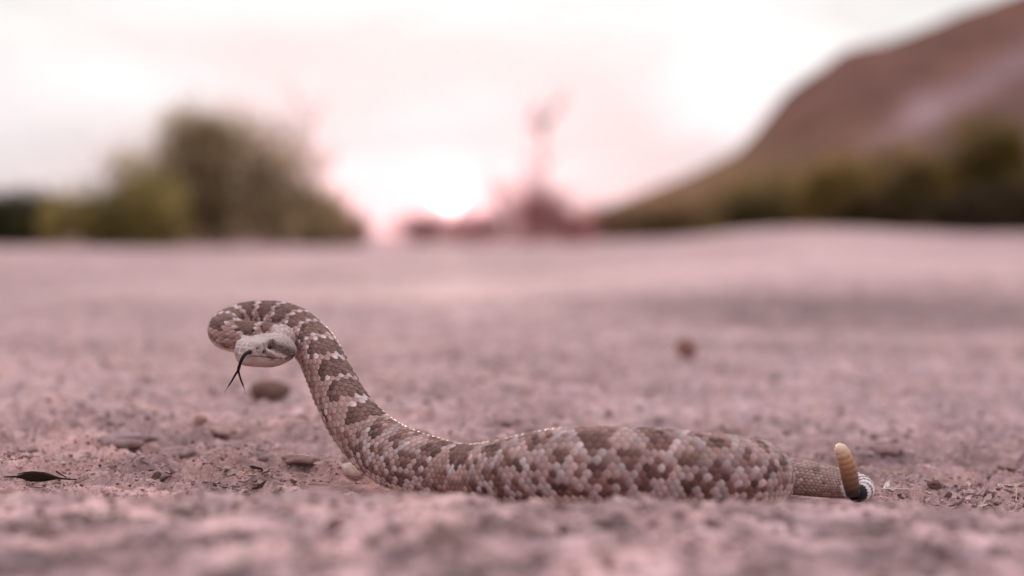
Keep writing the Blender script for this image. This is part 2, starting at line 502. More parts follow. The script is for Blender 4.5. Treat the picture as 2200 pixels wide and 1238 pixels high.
# ------------------------------------------------------------------ shrubs and trees
def leaf_mat(name, col, tr=0.48):
    m = bpy.data.materials.new(name); m.use_nodes = True
    t = m.node_tree; t.nodes.clear()
    o = N(t, 'ShaderNodeOutputMaterial'); a = N(t, 'ShaderNodeVertexColor'); a.layer_name = 'tint'
    d = N(t, 'ShaderNodeBsdfDiffuse'); tl = N(t, 'ShaderNodeBsdfTranslucent'); mx = N(t, 'ShaderNodeMixShader')
    mx.inputs[0].default_value = tr
    L(t, a.outputs[0], d.inputs[0]); L(t, a.outputs[0], tl.inputs[0])
    L(t, d.outputs[0], mx.inputs[1]); L(t, tl.outputs[0], mx.inputs[2]); L(t, mx.outputs[0], o.inputs[0])
    return m
m_leaf = leaf_mat('desert_foliage', None)
m_wood = mat('weathered_wood', (0.13, 0.085, 0.075), 0.9, 0.1, noise=(30, 0.3, 3), bump=[(60, 0.5, 0.01)])

def grow(base, targets, r0, seed, nodes=7, wob=0.12):
    """stems from the base to each target"""
    rs = np.random.default_rng(seed); A = Acc()
    for tg, rr in targets:
        tg = np.asarray(tg, float); b = np.asarray(base, float) + rs.normal(0, 0.05, 3) * (1, 1, 0)
        t = np.linspace(0, 1, nodes)[:, None]
        mid = (b + tg) / 2 + np.array([0, 0, 0.12]) * np.linalg.norm(tg - b)
        pts = (1 - t) ** 2 * b + 2 * t * (1 - t) * mid + t ** 2 * tg
        pts[1:] += rs.normal(0, wob * 0.3, (nodes - 1, 3)) * np.linalg.norm(tg - b) * 0.4
        A.add(*tube(pts, np.linspace(rr, rr * 0.25, nodes), 6))
        for k in range(2, nodes):          # side twigs
            d = rs.normal(0, 1, 3); d[2] = abs(d[2]) * 0.8; d /= np.linalg.norm(d)
            ln = np.linalg.norm(tg - b) * rs.uniform(0.15, 0.35)
            tp = pts[k] + np.linspace(0, 1, 4)[:, None] * d * ln + rs.normal(0, 0.01, (4, 3))
            A.add(*tube(tp, np.linspace(rr * 0.35, rr * 0.1, 4), 4))
    return A
def leaves(lobes, n, size, col, seed, var=0.3):
    """lobes: (cx,cy,cz,rx,ry,rz,weight)"""
    rs = np.random.default_rng(seed)
    lobes = np.array(lobes, float); w = lobes[:, 6] / lobes[:, 6].sum()
    # leaf sprays gathered in clumps so gaps remain
    nclump = max(12, n // 38)
    k = rs.choice(len(lobes), nclump, p=w)
    dirs = rs.normal(0, 1, (nclump, 3)); dirs /= np.linalg.norm(dirs, axis=1)[:, None]
    rad = rs.uniform(0, 1, nclump)[:, None] ** 0.62 * 1.15
    cc = lobes[k, :3] + dirs * rad * lobes[k, 3:6]
    tone = np.clip(rs.normal(1, var, nclump), 0.4, 1.8)
    ci = rs.integers(0, nclump, n)
    sp = lobes[k, 3:6].mean(1)[ci] * 0.20
    c = cc[ci] + rs.normal(0, 1, (n, 3)) * sp[:, None]
    a = rs.normal(0, 1, (n, 3)); a /= np.linalg.norm(a, axis=1)[:, None]
    b = np.cross(a, rs.normal(0, 1, (n, 3))); b /= np.linalg.norm(b, axis=1)[:, None]
    s = size * rs.uniform(0.5, 1.3, n)[:, None]
    V = np.stack([c - a * s, c + b * s * 0.4, c + a * s, c - b * s * 0.4], 1).reshape(-1, 3)
    V[:, 2] = np.maximum(V[:, 2], 0.01)
    F = np.arange(n * 4).reshape(-1, 4)
    C = np.array(col)[None] * (tone[ci] * rs.uniform(0.8, 1.2, n))[:, None]
    return V, F, np.repeat(C, 4, axis=0)
def shrub(name, px0, px1, ytop, ybase, d, col, n, label, cat, seed, lobes=None, size=0.05, group=None, var=0.45, stems=6, depth=0.6):
    cx = (px0 + px1) / 2
    b = P(cx, ybase, d)
    gz = float(ground_h(np.array([b[0]]), np.array([d]))[0]) if d < 80 else 0.0
    w = (px1 - px0) / FPX * d / 2; hgt = P(cx, ytop, d)[2] - gz
    root = empty(name, (b[0], d, gz))
    lb = []
    for (fx, fz, rx, rz, wt) in (lobes or [(0, .45, .9, .5, 1)]):
        lb.append((fx * w, 0, fz * hgt, rx * w, depth * w, rz * hgt, wt))
    lf = leaves(lb, n, size, col, seed, var)
    mesh_obj('crown', lf[0], lf[1], m_leaf, root, False, lf[2])
    rs = np.random.default_rng(seed + 5)
    tg = []
    for k in range(stems):
        q = lb[k % len(lb)]
        tg.append(((q[0] + rs.normal(0, .35) * q[3], rs.normal(0, .3) * q[4], q[2] + q[5] * rs.uniform(0.1, .7)), hgt * 0.018))
    A = grow((0, 0, -0.02), tg, 0.03, seed)
    v, f, _ = A.out()
    mesh_obj('trunk', v, f, m_wood, root)
    tag(root, label, cat, group)
    return root

BR = (0.085, 0.062, 0.048); OL = (0.115, 0.098, 0.040); GR = (0.050, 0.058, 0.030)
shrub('mesquite_bush', 215, 755, 238, 534, 30, (0.29, 0.225, 0.13), 19000,
      'tall rounded mesquite bush, the largest left of the sun', 'bush', 1,
      [(-.16, .80, .28, .20, 1.3), (.02, .64, .46, .32, 2.2), (-.52, .42, .42, .36, 1.7), (-.30, .58, .34, .30, 1.2), (.36, .46, .44, .38, 2), (-.40, .22, .52, .22, 3.4), (.36, .22, .52, .22, 3.6), (.76, .18, .26, .18, .9)], 0.06)
shrub('creosote_bush', 90, 420, 372, 534, 27, (0.27, 0.215, 0.080), 9000,
      'yellow green creosote bush in front of the tall mesquite on the left', 'bush', 2,
      [(-.35, .45, .5, .42, 1), (.25, .5, .55, .45, 1.2), (0, .25, .9, .25, 1)], 0.045)
shrub('juniper_bush', -160, 150, 405, 532, 29, (0.065, 0.065, 0.034), 12000,
      'dark green bush cut by the left edge of the photo', 'bush', 3,
      [(-.4, .5, .5, .45, 1), (.35, .5, .55, .42, 1), (0, .3, .9, .3, 1.2)], 0.05)
shrub('brittle_bush', 630, 810, 395, 530, 31, (0.21, 0.115, 0.095), 6500,
      'low reddish dry bush at the right foot of the tall mesquite', 'bush', 4,
      [(-.3, .45, .5, .4, 1), (.3, .25, .55, .22, .7)], 0.035)
shrub('sage_bush', 830, 1010, 455, 524, 40, (0.34, 0.17, 0.17), 2200,
      'low reddish scrub on the horizon directly under the sun', 'bush', 5, size=0.05)
shrub('saltbush', 965, 1300, 392, 524, 36, (0.34, 0.17, 0.17), 5200,
      'low reddish bush around the foot of the bare tree right of the sun', 'bush', 6,
      [(.1, .55, .35, .4, 1), (-.5, .2, .45, .2, .7), (.5, .3, .5, .28, .8)], 0.05)
shrub('palo_verde_bush', 1265, 1320, 425, 455, 100, (0.15, 0.11, 0.06), 500,
      'small lone bush low on the left end of the hill slope', 'bush', 7, size=0.09)
# brush at the foot of the hill
spec = [
 (1210, 1420, 452, 510, 56, (0.14, .090, .055), 'brownish low brush patch at the very left end of the brush line under the hill'),
 (1340, 1570, 432, 508, 52, (0.13, .092, .045), 'olive brush patch between the low brownish patch and the taller bushes under the hill'),
 (1500, 1760, 372, 506, 48, (0.135, .098, .042), 'olive bush in the brush line below the kink in the hill ridge'),
 (1690, 1920, 335, 504, 44, (0.14, .100, .034), 'tall olive bush in the middle of the brush line under the hill'),
 (1860, 2080, 318, 505, 41, (0.105, .074, .026), 'dark olive bush below the pale rock band of the hill'),
 (2010, 2260, 235, 508, 38, (0.085, .064, .018), 'tallest dark green bush at the right edge under the hill'),
 (1560, 1700, 415, 505, 40, (0.085, .068, .030), 'low bush in front of the brush line above the pale gravel mound'),
 (1790, 2000, 408, 506, 36, (0.060, .044, .020), 'low dark bush before the dark olive bush under the hill'),
 (1980, 2300, 400, 508, 33, (0.050, .036, .022), 'low blackish bush in the lower right corner of the brush line'),
]
for k, (a, b, yt, yb, d, c, lab) in enumerate(spec):
    shrub('desert_bush', a, b, yt, yb, d, tuple(1.45 * v for v in c), 7500, lab, 'bush', 20 + k,
          [(-.35, .5, .5, .42, 1), (.3, .58, .5, .40, 1.1), (0, .28, .95, .3, 1.4)], 0.07, 'bushes along the foot of the hill', stems=5)

# bare trees
def bare_tree(px, ytop, ybase, d, lean, label, seed, spread=0.35, nb=9, rr=0.035):
    rs = np.random.default_rng(seed)
    b = P(px, ybase, d); gz = float(ground_h(np.array([b[0]]), np.array([d]))[0])
    H = P(px, ytop, d)[2] - gz
    root = empty('bare_tree', (b[0], d, gz))
    n = 9; t = np.linspace(0, 1, n)
    pts = np.stack([lean * H * t ** 1.3 + 0.04 * H * np.sin(t * 5), 0.03 * H * np.sin(t * 4), H * t - 0.03], 1)
    V_, F_ = tube(pts, np.linspace(rr, rr * .2, n), 7)
    mesh_obj('trunk', V_, F_, m_wood, root)
    A = Acc()
    for q in range(nb):
        k = rs.integers(3, n); s = rs.choice([-1, 1])
        dr = np.array([s * rs.uniform(.3, 1), rs.normal(0, .5), rs.uniform(.5, 1.3)]); dr /= np.linalg.norm(dr)
        ln = spread * H * rs.uniform(.5, 1)
        bp = pts[k] + np.linspace(0, 1, 6)[:, None] * dr * ln + np.linspace(0, 1, 6)[:, None] ** 2 * np.array([0, 0, .1 * H])
        bp[1:] += rs.normal(0, .012 * H, (5, 3))
        A.add(*tube(bp, np.linspace(rr * .45, rr * .12, 6), 5))
        for w_ in range(7):
            k2 = rs.integers(1, 6); d2 = dr + rs.normal(0, .6, 3); d2[2] = abs(d2[2]); d2 /= np.linalg.norm(d2)
            tp = bp[k2] + np.linspace(0, 1, 4)[:, None] * d2 * ln * rs.uniform(.25, .5)
            A.add(*tube(tp, np.linspace(rr * .18, rr * .06, 4), 4))
    v, f, _ = A.out()
    mesh_obj('branches', v, f, m_wood, root)
    tag(root, label, 'tree')
bare_tree(1150, 262, 520, 38, 0.13, 'bare leafless tree standing alone just right of the sun', 3, 0.30, 12, 0.05)
bare_tree(1095, 395, 520, 37, -0.15, 'short bare tree between the sun and the lone leafless tree', 4, 0.5, 14, 0.035)
bare_tree(660, 228, 520, 33, 0.05, 'bare twigs of a leafless tree rising behind the tall mesquite bush', 5, 0.35, 12, 0.025)

# ------------------------------------------------------------------ pink haze, added for the glow round the sun
hv = np.array([[x, y, z] for x in (-570, 570) for y in (-60, 445) for z in (-2.5, 60)], float)
hf = np.array([[0, 1, 3, 2], [4, 6, 7, 5], [0, 4, 5, 1], [2, 3, 7, 6], [0, 2, 6, 4], [1, 5, 7, 3]])
m_haze = bpy.data.materials.new('glow_haze'); m_haze.use_nodes = True
t = m_haze.node_tree; t.nodes.clear()
o_ = N(t, 'ShaderNodeOutputMaterial'); pv_ = N(t, 'ShaderNodeVolumePrincipled')
pv_.inputs['Color'].default_value = (1.0, .46, .54, 1)
pv_.inputs['Density'].default_value = 1.5e-5
pv_.inputs['Anisotropy'].default_value = 0.92
L(t, pv_.outputs[0], o_.inputs['Volume'])
hz = mesh_obj('haze', hv, hf, m_haze, None, False)
tag(hz, 'thin haze added for the pink glow round the low sun', kind='stuff')

# ------------------------------------------------------------------ rattlesnake
snake = empty('rattlesnake', (0.05, 1.36, 0))
SO = np.array([0.05, 1.36, 0.0])
tag(snake, 'diamondback rattlesnake with raised neck, flicking tongue and upright rattle', 'snake')

def frame_at(s):
    s = np.asarray(s, float)
    f = lambda A: np.stack([np.interp(s, arc, A[:, k]) for k in range(3)], -1)
    return f(CL), f(UPV), f(SID), np.interp(s, arc, RAD)
def surf(s, phi, h):
    """body surface point: arc position s, angle phi from the spine, height h"""
    c, u, v, r = frame_at(s)
    fat = 1 + 0.03 * np.cos(2 * phi)
    q = (r * fat + h)[..., None]
    p = c + q * (np.cos(phi)[..., None] * u + np.sin(phi)[..., None] * v)
    gz = ground_base(p[..., 0], p[..., 1]) + 0.0006
    dz = p[..., 2] - gz
    # resting flesh spreads on the ground
    k = 0.004
    p[..., 2] = gz + np.where(dz < k, k * np.exp(np.minimum((dz - k) / k, 0)), dz)
    return p

# pattern phase along the body
per = np.clip(0.0245 + (RAD - 0.0165) * 1.15, 0.020, 0.035)
PH = np.concatenate([[0], np.cumsum(np.diff(arc) / per[1:])]) + 0.15
LIGHT = np.array([0.53, 0.41, 0.42]); BASEC = np.array([0.335, 0.205, 0.188]); MID = np.array([0.158, 0.086, 0.074])
DARK = np.array([0.070, 0.036, 0.032]); BELLY = np.array([0.56, 0.42, 0.35]); SKIN = np.array([0.075, 0.048, 0.045])
px_tail0 = arc[np.searchsorted(ti, tt[36])]      # where the ringed tail begins
px_tail1 = arc[np.searchsorted(ti, tt[37]) - 1]
def pattern(s, phi, rs):
    q = (np.interp(s, arc, PH) % 1.0) - 0.5
    a = np.degrees(np.abs(phi))
    r = np.interp(s, arc, RAD)
    body = smooth(0.017, 0.023, r)
    q = q + (0.05 + .07 * body) * perlin(s * 110, phi * 2.2, 4)
    a = a + (5 + 8 * body) * perlin(s * 90, phi * 2.0, 6)
    a = np.maximum(a, 0)
    tex = 1 + (.10 + .25 * body) * fbm(s * 1.0, phi * .012, .014, 2, 91)
    en = ((np.abs(q) / 0.38) ** 3 + (a / 66) ** 3) ** (1 / 3)
    eb = np.abs(q) / 0.46 + a / 70
    e_ = en * (1 - body) + eb * body + rs.normal(0, 1, s.shape) * (0.04 + .05 * body)
    c = np.broadcast_to(BASEC, s.shape + (3,)).copy() * rs.normal(1, 0.10, s.shape)[..., None]
    def put(m, col, sd=0.12):
        c[m] = col * np.clip(rs.normal(1, sd, m.sum()), .5, 1.6)[:, None]
    f1 = (np.abs(q) / 0.26) ** 2 + ((a - 99) / 13) ** 2 < 1
    q2 = 0.5 - np.abs(q)
    f2 = (np.abs(q2) / 0.20) ** 2 + ((a - 84) / 10) ** 2 < 1
    f3 = (np.abs(q2) / 0.22) ** 2 + ((a - 116) / 9) ** 2 < 1
    bd = r > 0.0200
    put(f2, MID * 1.5, .12); put(f1, MID * 1.4, .12); put(f3, MID * 1.35, .12)
    put(bd & f2, DARK * 1.8, .25); put(bd & f1 & (rs.uniform(0, 1, s.shape) < .6), DARK * 1.9, .25); put(bd & f3, DARK * 2.0, .25)
    wide = np.interp(a, [0, 25, 45, 80], [1.22, 1.15, 1.09, 1.06])
    put((e_ >= 1.0) & (e_ < wide) & ~bd, LIGHT * .95, .1)
    put((e_ < 1.0) & ~bd, DARK * 1.5, .2)
    put((e_ < 0.80) & ~bd, MID, .14)
    # heavy body: rows of dark blotches in a lattice, thin pale seams between
    rnd = lambda: rs.uniform(0, 1, s.shape)
    c[bd] = (np.array([0.335, 0.222, 0.214]) * np.clip(rs.normal(1, .16, bd.sum()), .5, 1.6)[:, None])
    low_ = bd & (a > 88)
    c[low_] = np.array([0.41, 0.29, 0.285]) * np.clip(rs.normal(1, .13, low_.sum()), .5, 1.5)[:, None]
    seamv = np.abs(np.abs(q) / 0.5 + a / 78 - 1 + 0 * q)
    seamw = np.abs(np.abs(q2) / 0.5 + (a - 62) / 78 - 0.5)
    put(bd & (np.abs(q) / .42 + a / 60 < .9) & (rnd() < .82), MID * 1.45, .25)
    put(bd & (((q) / .24) ** 2 + ((a - 30) / 17) ** 2 < 1) & (rnd() < .8), DARK * 2.0, .3)
    put(bd & ((q2 / .20) ** 2 + ((a - 58) / 14) ** 2 < 1) & (rnd() < .75), MID * 1.0, .25)
    put(bd & ((q / .17) ** 2 + ((a - 78) / 12) ** 2 < 1) & (rnd() < .85), DARK * 1.9, .3)
    put(bd & ((q2 / .19) ** 2 + ((a - 97) / 12) ** 2 < 1) & (rnd() < .8), DARK * 2.1, .3)
    put(bd & (seamv < .07) & (rnd() < .7), LIGHT * .74, .14)
    put(bd & (seamw < .06) & (a > 70) & (rnd() < .45), LIGHT * .75, .14)
    put(bd & (a > 102) & (rnd() < .34), DARK * 2.5, .25)
    put(bd & (a > 98) & (rnd() < .22), LIGHT * .8, .1)
    # pale, finely speckled nape
    nape = s < 0.034
    put(nape, np.array([.40, .29, .28]), .2)
    # speckle: scattered pale and dark scales
    rr = rs.uniform(0, 1, s.shape)
    flank = (a > 62) & (a < 134)
    put(flank & (rr < 0.06 + .08 * body), LIGHT * 0.78, .1)
    put(flank & (rr > 0.94 - .14 * body), DARK * 2.2, .3)
    c *= tex[..., None]
    lower = (a > 126)
    put(lower, BELLY * 0.95, .08)
    # near the tail: plain brownish, then pale and black rings
    tl = smooth(px_tail0 - 0.25, px_tail0 - 0.06, s)
    plain = np.array([0.30, 0.205, 0.185])
    c[...] = c * (1 - 0.85 * tl[..., None]) + plain * 0.85 * tl[..., None] * rs.normal(1, .17, s.shape)[..., None]
    ring = s > (BODY_LEN - 0.052)
    w = np.sin((BODY_LEN - s) / 0.0095 * 2 * np.pi + 0.8)
    put(ring & (w > -0.2), np.array([.62, .56, .60]), .06)
    put(ring & (w <= -0.2), np.array([.22, .165, .17]), .2)
    put(s > BODY_LEN - 0.0085, np.array([.015, .012, .012]), .1)
    return c

A = Acc()
# base skin
sb = np.linspace(0.0, BODY_LEN, 620); ph = np.linspace(-np.pi, np.pi, 57)[:-1]
S_, Q_ = np.meshgrid(sb, ph, indexing='ij')
pv = surf(S_, Q_, np.full(S_.shape, -0.00025))
n0, n1 = S_.shape
i = np.arange(n0 - 1)[:, None] * n1; j = np.arange(n1)[None]; j2 = (j + 1) % n1
F = np.stack([i + j, i + j2, i + n1 + j2, i + n1 + j], -1).reshape(-1, 4)
sc_ = np.broadcast_to(SKIN, S_.shape + (3,)).copy()
sc_[S_ > BODY_LEN - 0.0085] = (.012, .01, .01)
A.add(pv.reshape(-1, 3), F, sc_.reshape(-1, 3))
hs_list = [np.zeros(n0 * n1)]

# scales: 25 columns, neighbouring columns offset by half a scale
comp = lambda s: 1 - 0.38 * np.exp(-((s - arc[np.searchsorted(ti, tt[19])]) / 0.035) ** 2)
starts = []
s = 0.001
while s < BODY_LEN - 0.004:
    r = float(np.interp(s, arc, RAD))
    step = float(np.interp(r, [.005, .0085, .0125, .0165, .0200, .0255], [.0019, .0030, .0039, .0061, .0056, .0046]) * comp(s))
    starts.append((s, step)); s += step
st_ = np.array(starts)
NCOL = 25; PH_MAX = R(131)
NT, NS = 8, 7
tv = np.array([0.0, 0.16, 0.36, 0.56, 0.74, 0.88, 0.97, 1.0])
sv = np.array([-1.0, -0.86, -0.42, 0.0, 0.42, 0.86, 1.0])
wid = np.array([0.34, 0.66, 0.93, 1.0, 0.92, 0.72, 0.42, 0.14])
rs = np.random.default_rng(3)
cs, cph, csp, cw, ck = [], [], [], [], []
for k in range(NCOL):
    pc = -PH_MAX + (k + 0.5) * 2 * PH_MAX / NCOL
    off = 0.5 if k % 2 else 0.0
    for (s0, stp) in st_:
        cs.append(s0 + off * stp); cph.append(pc); csp.append(stp); cw.append(2 * PH_MAX / NCOL); ck.append(1)
for (s0, stp) in st_:         # belly scutes
    cs.append(s0 + .25 * stp); cph.append(np.pi); csp.append(stp); cw.append(2 * (np.pi - PH_MAX) * 0.93); ck.append(0)
cs, cph, csp, cw, ck = map(np.array, (cs, cph, csp, cw, ck))
nsc = len(cs)
rr_ = np.interp(cs, arc, RAD)
colscale = pattern(cs, np.where(cph > 3, np.pi, cph), rs)
colscale[(ck == 0) & (cs < BODY_LEN - 0.052)] = BELLY
lenf = np.where(ck == 1, 1.52, 1.35)
T_ = tv[None, :, None]; Sx = sv[None, None, :]
keel = np.where(ck == 1, np.clip(1.15 - np.abs(np.degrees(cph)) / 120, 0, 1), 0)[:, None, None]
widf = np.where(ck[:, None] == 1, wid[None], np.ones((1, NT)))
s_arr = (cs[:, None, None] - 0.25 * csp[:, None, None] + T_ * (lenf * csp)[:, None, None]) + 0 * Sx
s_arr = s_arr - np.where(ck == 1, 1, 0)[:, None, None] * 0.10 * csp[:, None, None] * (Sx ** 2) * T_
jit = rs.normal(0, 0.03, nsc)[:, None, None]
phw = (cw * np.where(ck == 1, 0.80, 0.5))[:, None, None]
p_arr = cph[:, None, None] + Sx * phw * widf[:, :, None] + jit * phw
unit = np.minimum(csp, cw * rr_ * 1.3)[:, None, None]
lift = rs.normal(1, 0.13, nsc)[:, None, None]
hgt = unit * (-0.03 + 0.20 * T_ ** 1.2 * lift + 0.10 * (1 - Sx ** 2) * np.sin(np.clip(T_, 0, 1) * np.pi * .8 + .3))
hgt = hgt + unit * keel * 0.075 * (np.abs(Sx) < 0.1) * np.sin(np.clip(T_, 0, 1) * np.pi)
edge = (np.abs(Sx) > 0.95) | (T_ > 0.99)
hgt = np.where(edge, hgt - unit * 0.16, hgt) + 0 * s_arr
s_cl = np.clip(s_arr, 0, BODY_LEN)
pv = surf(s_cl, p_arr, hgt)
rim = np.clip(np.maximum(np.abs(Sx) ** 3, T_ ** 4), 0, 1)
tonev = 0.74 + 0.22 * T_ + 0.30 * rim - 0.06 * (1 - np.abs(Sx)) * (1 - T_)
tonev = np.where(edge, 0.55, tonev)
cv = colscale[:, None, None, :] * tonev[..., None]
cv = cv * np.array([1.0, 1.0, 1.0])
idx = np.arange(nsc * NT * NS).reshape(nsc, NT, NS)
F = np.stack([idx[:, :-1, :-1], idx[:, :-1, 1:], idx[:, 1:, 1:], idx[:, 1:, :-1]], -1).reshape(-1, 4)
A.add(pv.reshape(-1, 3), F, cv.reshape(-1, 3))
hs_list.append(np.zeros(nsc * NT * NS))

# head, in centimetres: x forward, y left, z up
HYAW, HPITCH, HROLL = R(24), R(3), R(-4)
h_org = P(559, 750, 1.420)
fw = np.array([-math.sin(HYAW) * math.cos(HPITCH), -math.cos(HYAW) * math.cos(HPITCH), -math.sin(HPITCH)])
lf = np.cross((0, 0, 1), fw); lf /= np.linalg.norm(lf)      # animal's left
up = np.cross(fw, lf)
lf, up = lf * math.cos(HROLL) + up * math.sin(HROLL), up * math.cos(HROLL) - lf * math.sin(HROLL)
def head_pt(q):
    q = np.asarray(q, float) * 0.0101
    return h_org + q[..., 0:1] * fw + q[..., 1:2] * lf + q[..., 2:3] * up
hx = np.array([-3.1, -2.6, -2.3, -1.8, -1.3, -0.7, 0.0, 0.6, 1.2, 1.7, 2.05, 2.22, 2.30])
hw = np.array([.42, .62, 1.28, 1.76, 1.88, 1.74, 1.45, 1.25, 1.16, 1.05, 0.86, 0.62, 0.30])
ht = np.array([.40, .55, .78, .90, .93, .90, .88, .90, .86, .78, .62, .42, .20])
hb = np.array([-.42, -.52, -.95, -1.22, -1.36, -1.38, -1.28, -1.20, -1.12, -1.02, -.86, -.66, -.42])
hn = np.array([2.0, 2.0, 2.1, 2.2, 2.3, 2.5, 2.9, 3.2, 3.4, 3.3, 3.0, 2.6, 2.2])
X0 = np.concatenate([np.linspace(-2.6, 1.8, 110), 1.8 + 0.5 * np.sin(np.linspace(0, np.pi / 2, 34)[1:])])
M = 150
th = np.linspace(0, 2 * np.pi, M, endpoint=False)
XX, TH = np.meshgrid(X0, th, indexing='ij')
Wd = cubic(hx, hw, X0)[:, None]; Tp = cubic(hx, ht, X0)[:, None]; Bt = cubic(hx, hb, X0)[:, None]; Nn = np.interp(X0, hx, hn)[:, None]
ct, sn = np.cos(TH), np.sin(TH)
zm = np.interp(X0, [-2.3, -1, 0.5, 2.3], [-.15, -.3, -.15, -.12])[:, None]
YY = Wd * np.sign(ct) * np.abs(ct) ** (2 / Nn)
nb_ = np.maximum(2.0, Nn - 0.6)
ZZ = zm + np.where(sn > 0, (Tp - zm) * np.abs(sn) ** (2 / Nn), (Bt - zm) * np.abs(sn) ** (2 / nb_))
YY = np.where(sn < 0, Wd * np.sign(ct) * np.abs(ct) ** (2 / nb_) * (1 - 0.12 * np.abs(sn)), YY)
Hq = np.stack([XX, YY, ZZ], -1)
ctr = np.stack([XX, 0 * XX, 0 * XX + zm], -1)
nd = Hq - ctr; nd /= np.linalg.norm(nd, axis=-1)[..., None]
def gau(q, c, sx, sy, sz):
    c = np.asarray(c, float)
    return np.exp(-((q[..., 0] - c[0]) / sx) ** 2 - ((np.abs(q[..., 1]) - c[1]) / sy) ** 2 - ((q[..., 2] - c[2]) / sz) ** 2)
disp = 0.30 * gau(Hq, (.50, 1.15, .80), .48, .26, .17)            # brow ridge
disp -= 0.30 * gau(Hq, (.55, 1.30, .34), .38, .32, .25)
disp += 0.06 * gau(Hq, (1.5, .95, .62), .5, .2, .12)           # eye socket
disp -= 0.26 * gau(Hq, (1.30, 1.14, .02), .15, .3, .13)           # heat pit
disp -= 0.14 * gau(Hq, (1.85, .95, .30), .11, .3, .10)            # nostril
disp -= 0.10 * gau(Hq, (1.2, 0.0, .88), .7, .55, .3)              # dished snout
disp += 0.12 * gau(Hq, (-1.3, 1.8, -.3), .8, .5, .6)
ml = np.interp(XX, [-1.5, 0.3, 1.4, 2.3], [-.62, -.50, -.32, -.22])
mouth = np.exp(-((ZZ - ml) / .045) ** 2) * smooth(-1.6, -1.2, XX)
disp -= 0.07 * mouth
disp += 0.035 * np.exp(-((ZZ - ml - .13) / .10) ** 2) * smooth(-1.4, -.9, XX)
q3 = Hq * 1.0
gran = fbm(Hq[..., 0] * 1 + 7, np.arctan2(Hq[..., 2], Hq[..., 1]) * 1.5, 0.16, 2, 71)
disp += 0.022 * gran * (1 - smooth(0.2, 1.2, XX))
disp += 0.012 * gran * smooth(0.2, 1.2, XX)
Hq = Hq + nd * disp[..., None]
brow = gau(Hq, (.48, 1.25, .86), .52, .34, .22)          # overhanging brow plate
Hq[..., 1] += np.sign(Hq[..., 1]) * .17 * brow
Hq[..., 2] += .10 * brow
# colouring
ax, ay, az_ = Hq[..., 0], np.abs(Hq[..., 1]), Hq[..., 2]
hcol = np.zeros(Hq.shape) + np.array([0.38, 0.285, 0.28])
def seg(ax0, az0, ax1, az1, w):
    dx, dz = ax1 - ax0, az1 - az0; L2 = dx * dx + dz * dz
    t = np.clip(((ax - ax0) * dx + (az_ - az0) * dz) / L2, 0, 1)
    dd = np.sqrt((ax - ax0 - t * dx) ** 2 + (az_ - az0 - t * dz) ** 2)
    return np.exp(-(dd / w) ** 4)
side = smooth(.35, .6, ay / np.maximum(Wd, .2))
spk = fbm(ax + 3, az_ + Hq[..., 1] * .5, .12, 2, 72)
hcol *= (1 + 0.25 * spk)[..., None]
cheek = np.maximum(seg(.25, .40, -1.30, -.30, .36), seg(-.5, .05, -1.5, -.45, .40)) * side * (0.85 + .3 * spk)
under = np.maximum(seg(1.2, .0, .35, -.48, .20), .6 * seg(1.9, .1, 1.5, -.1, .14)) * side
pale = seg(.95, .20, -.6, -.50, .12) * side
jaw = smooth(.0, -.30, az_ - ml) 
hcol = mixc(hcol, np.clip(jaw, 0, 1), (0.52, 0.375, 0.335))
hcol = mixc(hcol, np.clip(under * .85, 0, 1), (0.15, .09, .085))
hcol = mixc(hcol, np.clip(cheek * .95, 0, 1), (0.050, .030, .026))
hcol = mixc(hcol, np.clip(pale * .7, 0, 1), (0.66, .50, .47))
topm = smooth(.55, .85, az_)
hcol = mixc(hcol, topm * .5, (0.46, .36, .355))
hcol = hcol * (1 - 0.22 * smooth(.1, .45, fbm(ax, Hq[..., 1], .22, 2, 73)) * topm)[..., None]
hcol = mixc(hcol, np.clip(gau(Hq, (1.30, 1.05, .02), .13, .5, .12) * 1.3, 0, 1), (0.05, .03, .03))
hcol = mixc(hcol, np.clip(gau(Hq, (1.85, .92, .30), .09, .5, .08) * 1.2, 0, 1), (0.07, .04, .04))
hcol = mixc(hcol, mouth * .7, (0.10, .05, .05))
hcol = mixc(hcol, np.clip(gau(Hq, (.45, 1.42, .76), .50, .25, .13), 0, 1) * .75, (0.12, .075, .07))  # brow shadow above the eye, painted into the colour
hcol = mixc(hcol, np.clip(seg(1.35, .62, 1.25, .30, .09) * side, 0, 1) * .6, (0.17, .11, .08))
hcol = mixc(hcol, gau(Hq, (.85, 1.2, .45), .14, .5, .2) * .6, (0.55, .25, .20))
# rostral shields: pale seams on the front of the snout
front_m = smooth(1.7, 2.0, ax)
seam = np.maximum(np.exp(-((ay - .30 + .25 * (az_ - .1)) / .05) ** 2), np.exp(-((az_ - .36) / .05) ** 2) * (ay < .7))
hcol = mixc(hcol, np.clip(front_m * 0.35, 0, 1), (0.34, .27, .27))
hcol = mixc(hcol, np.clip(seam * front_m * .8 * (az_ > ml), 0, 1), (0.66, .55, .55))
n0, n1 = XX.shape
i = np.arange(n0 - 1)[:, None] * n1; j = np.arange(n1)[None]; j2 = (j + 1) % n1
F = np.stack([i + j, i + n1 + j, i + n1 + j2, i + j2], -1).reshape(-1, 4)
Hv = head_pt(Hq).reshape(-1, 3)
capn = len(Hv)
Hv = np.vstack([Hv, head_pt(np.array([[2.31, 0, -.1]]))])
Fc = np.stack([np.full(n1, capn), (n0 - 1) * n1 + (np.arange(n1) + 1) % n1, (n0 - 1) * n1 + np.arange(n1)], -1)
A.add(Hv, [F, Fc], np.vstack([hcol.reshape(-1, 3), hcol[-1, 0][None]]))
hs_list.append(np.concatenate([(0.35 + 0.65 * (1 - smooth(-.4, .9, XX))).ravel(), [0.3]]))

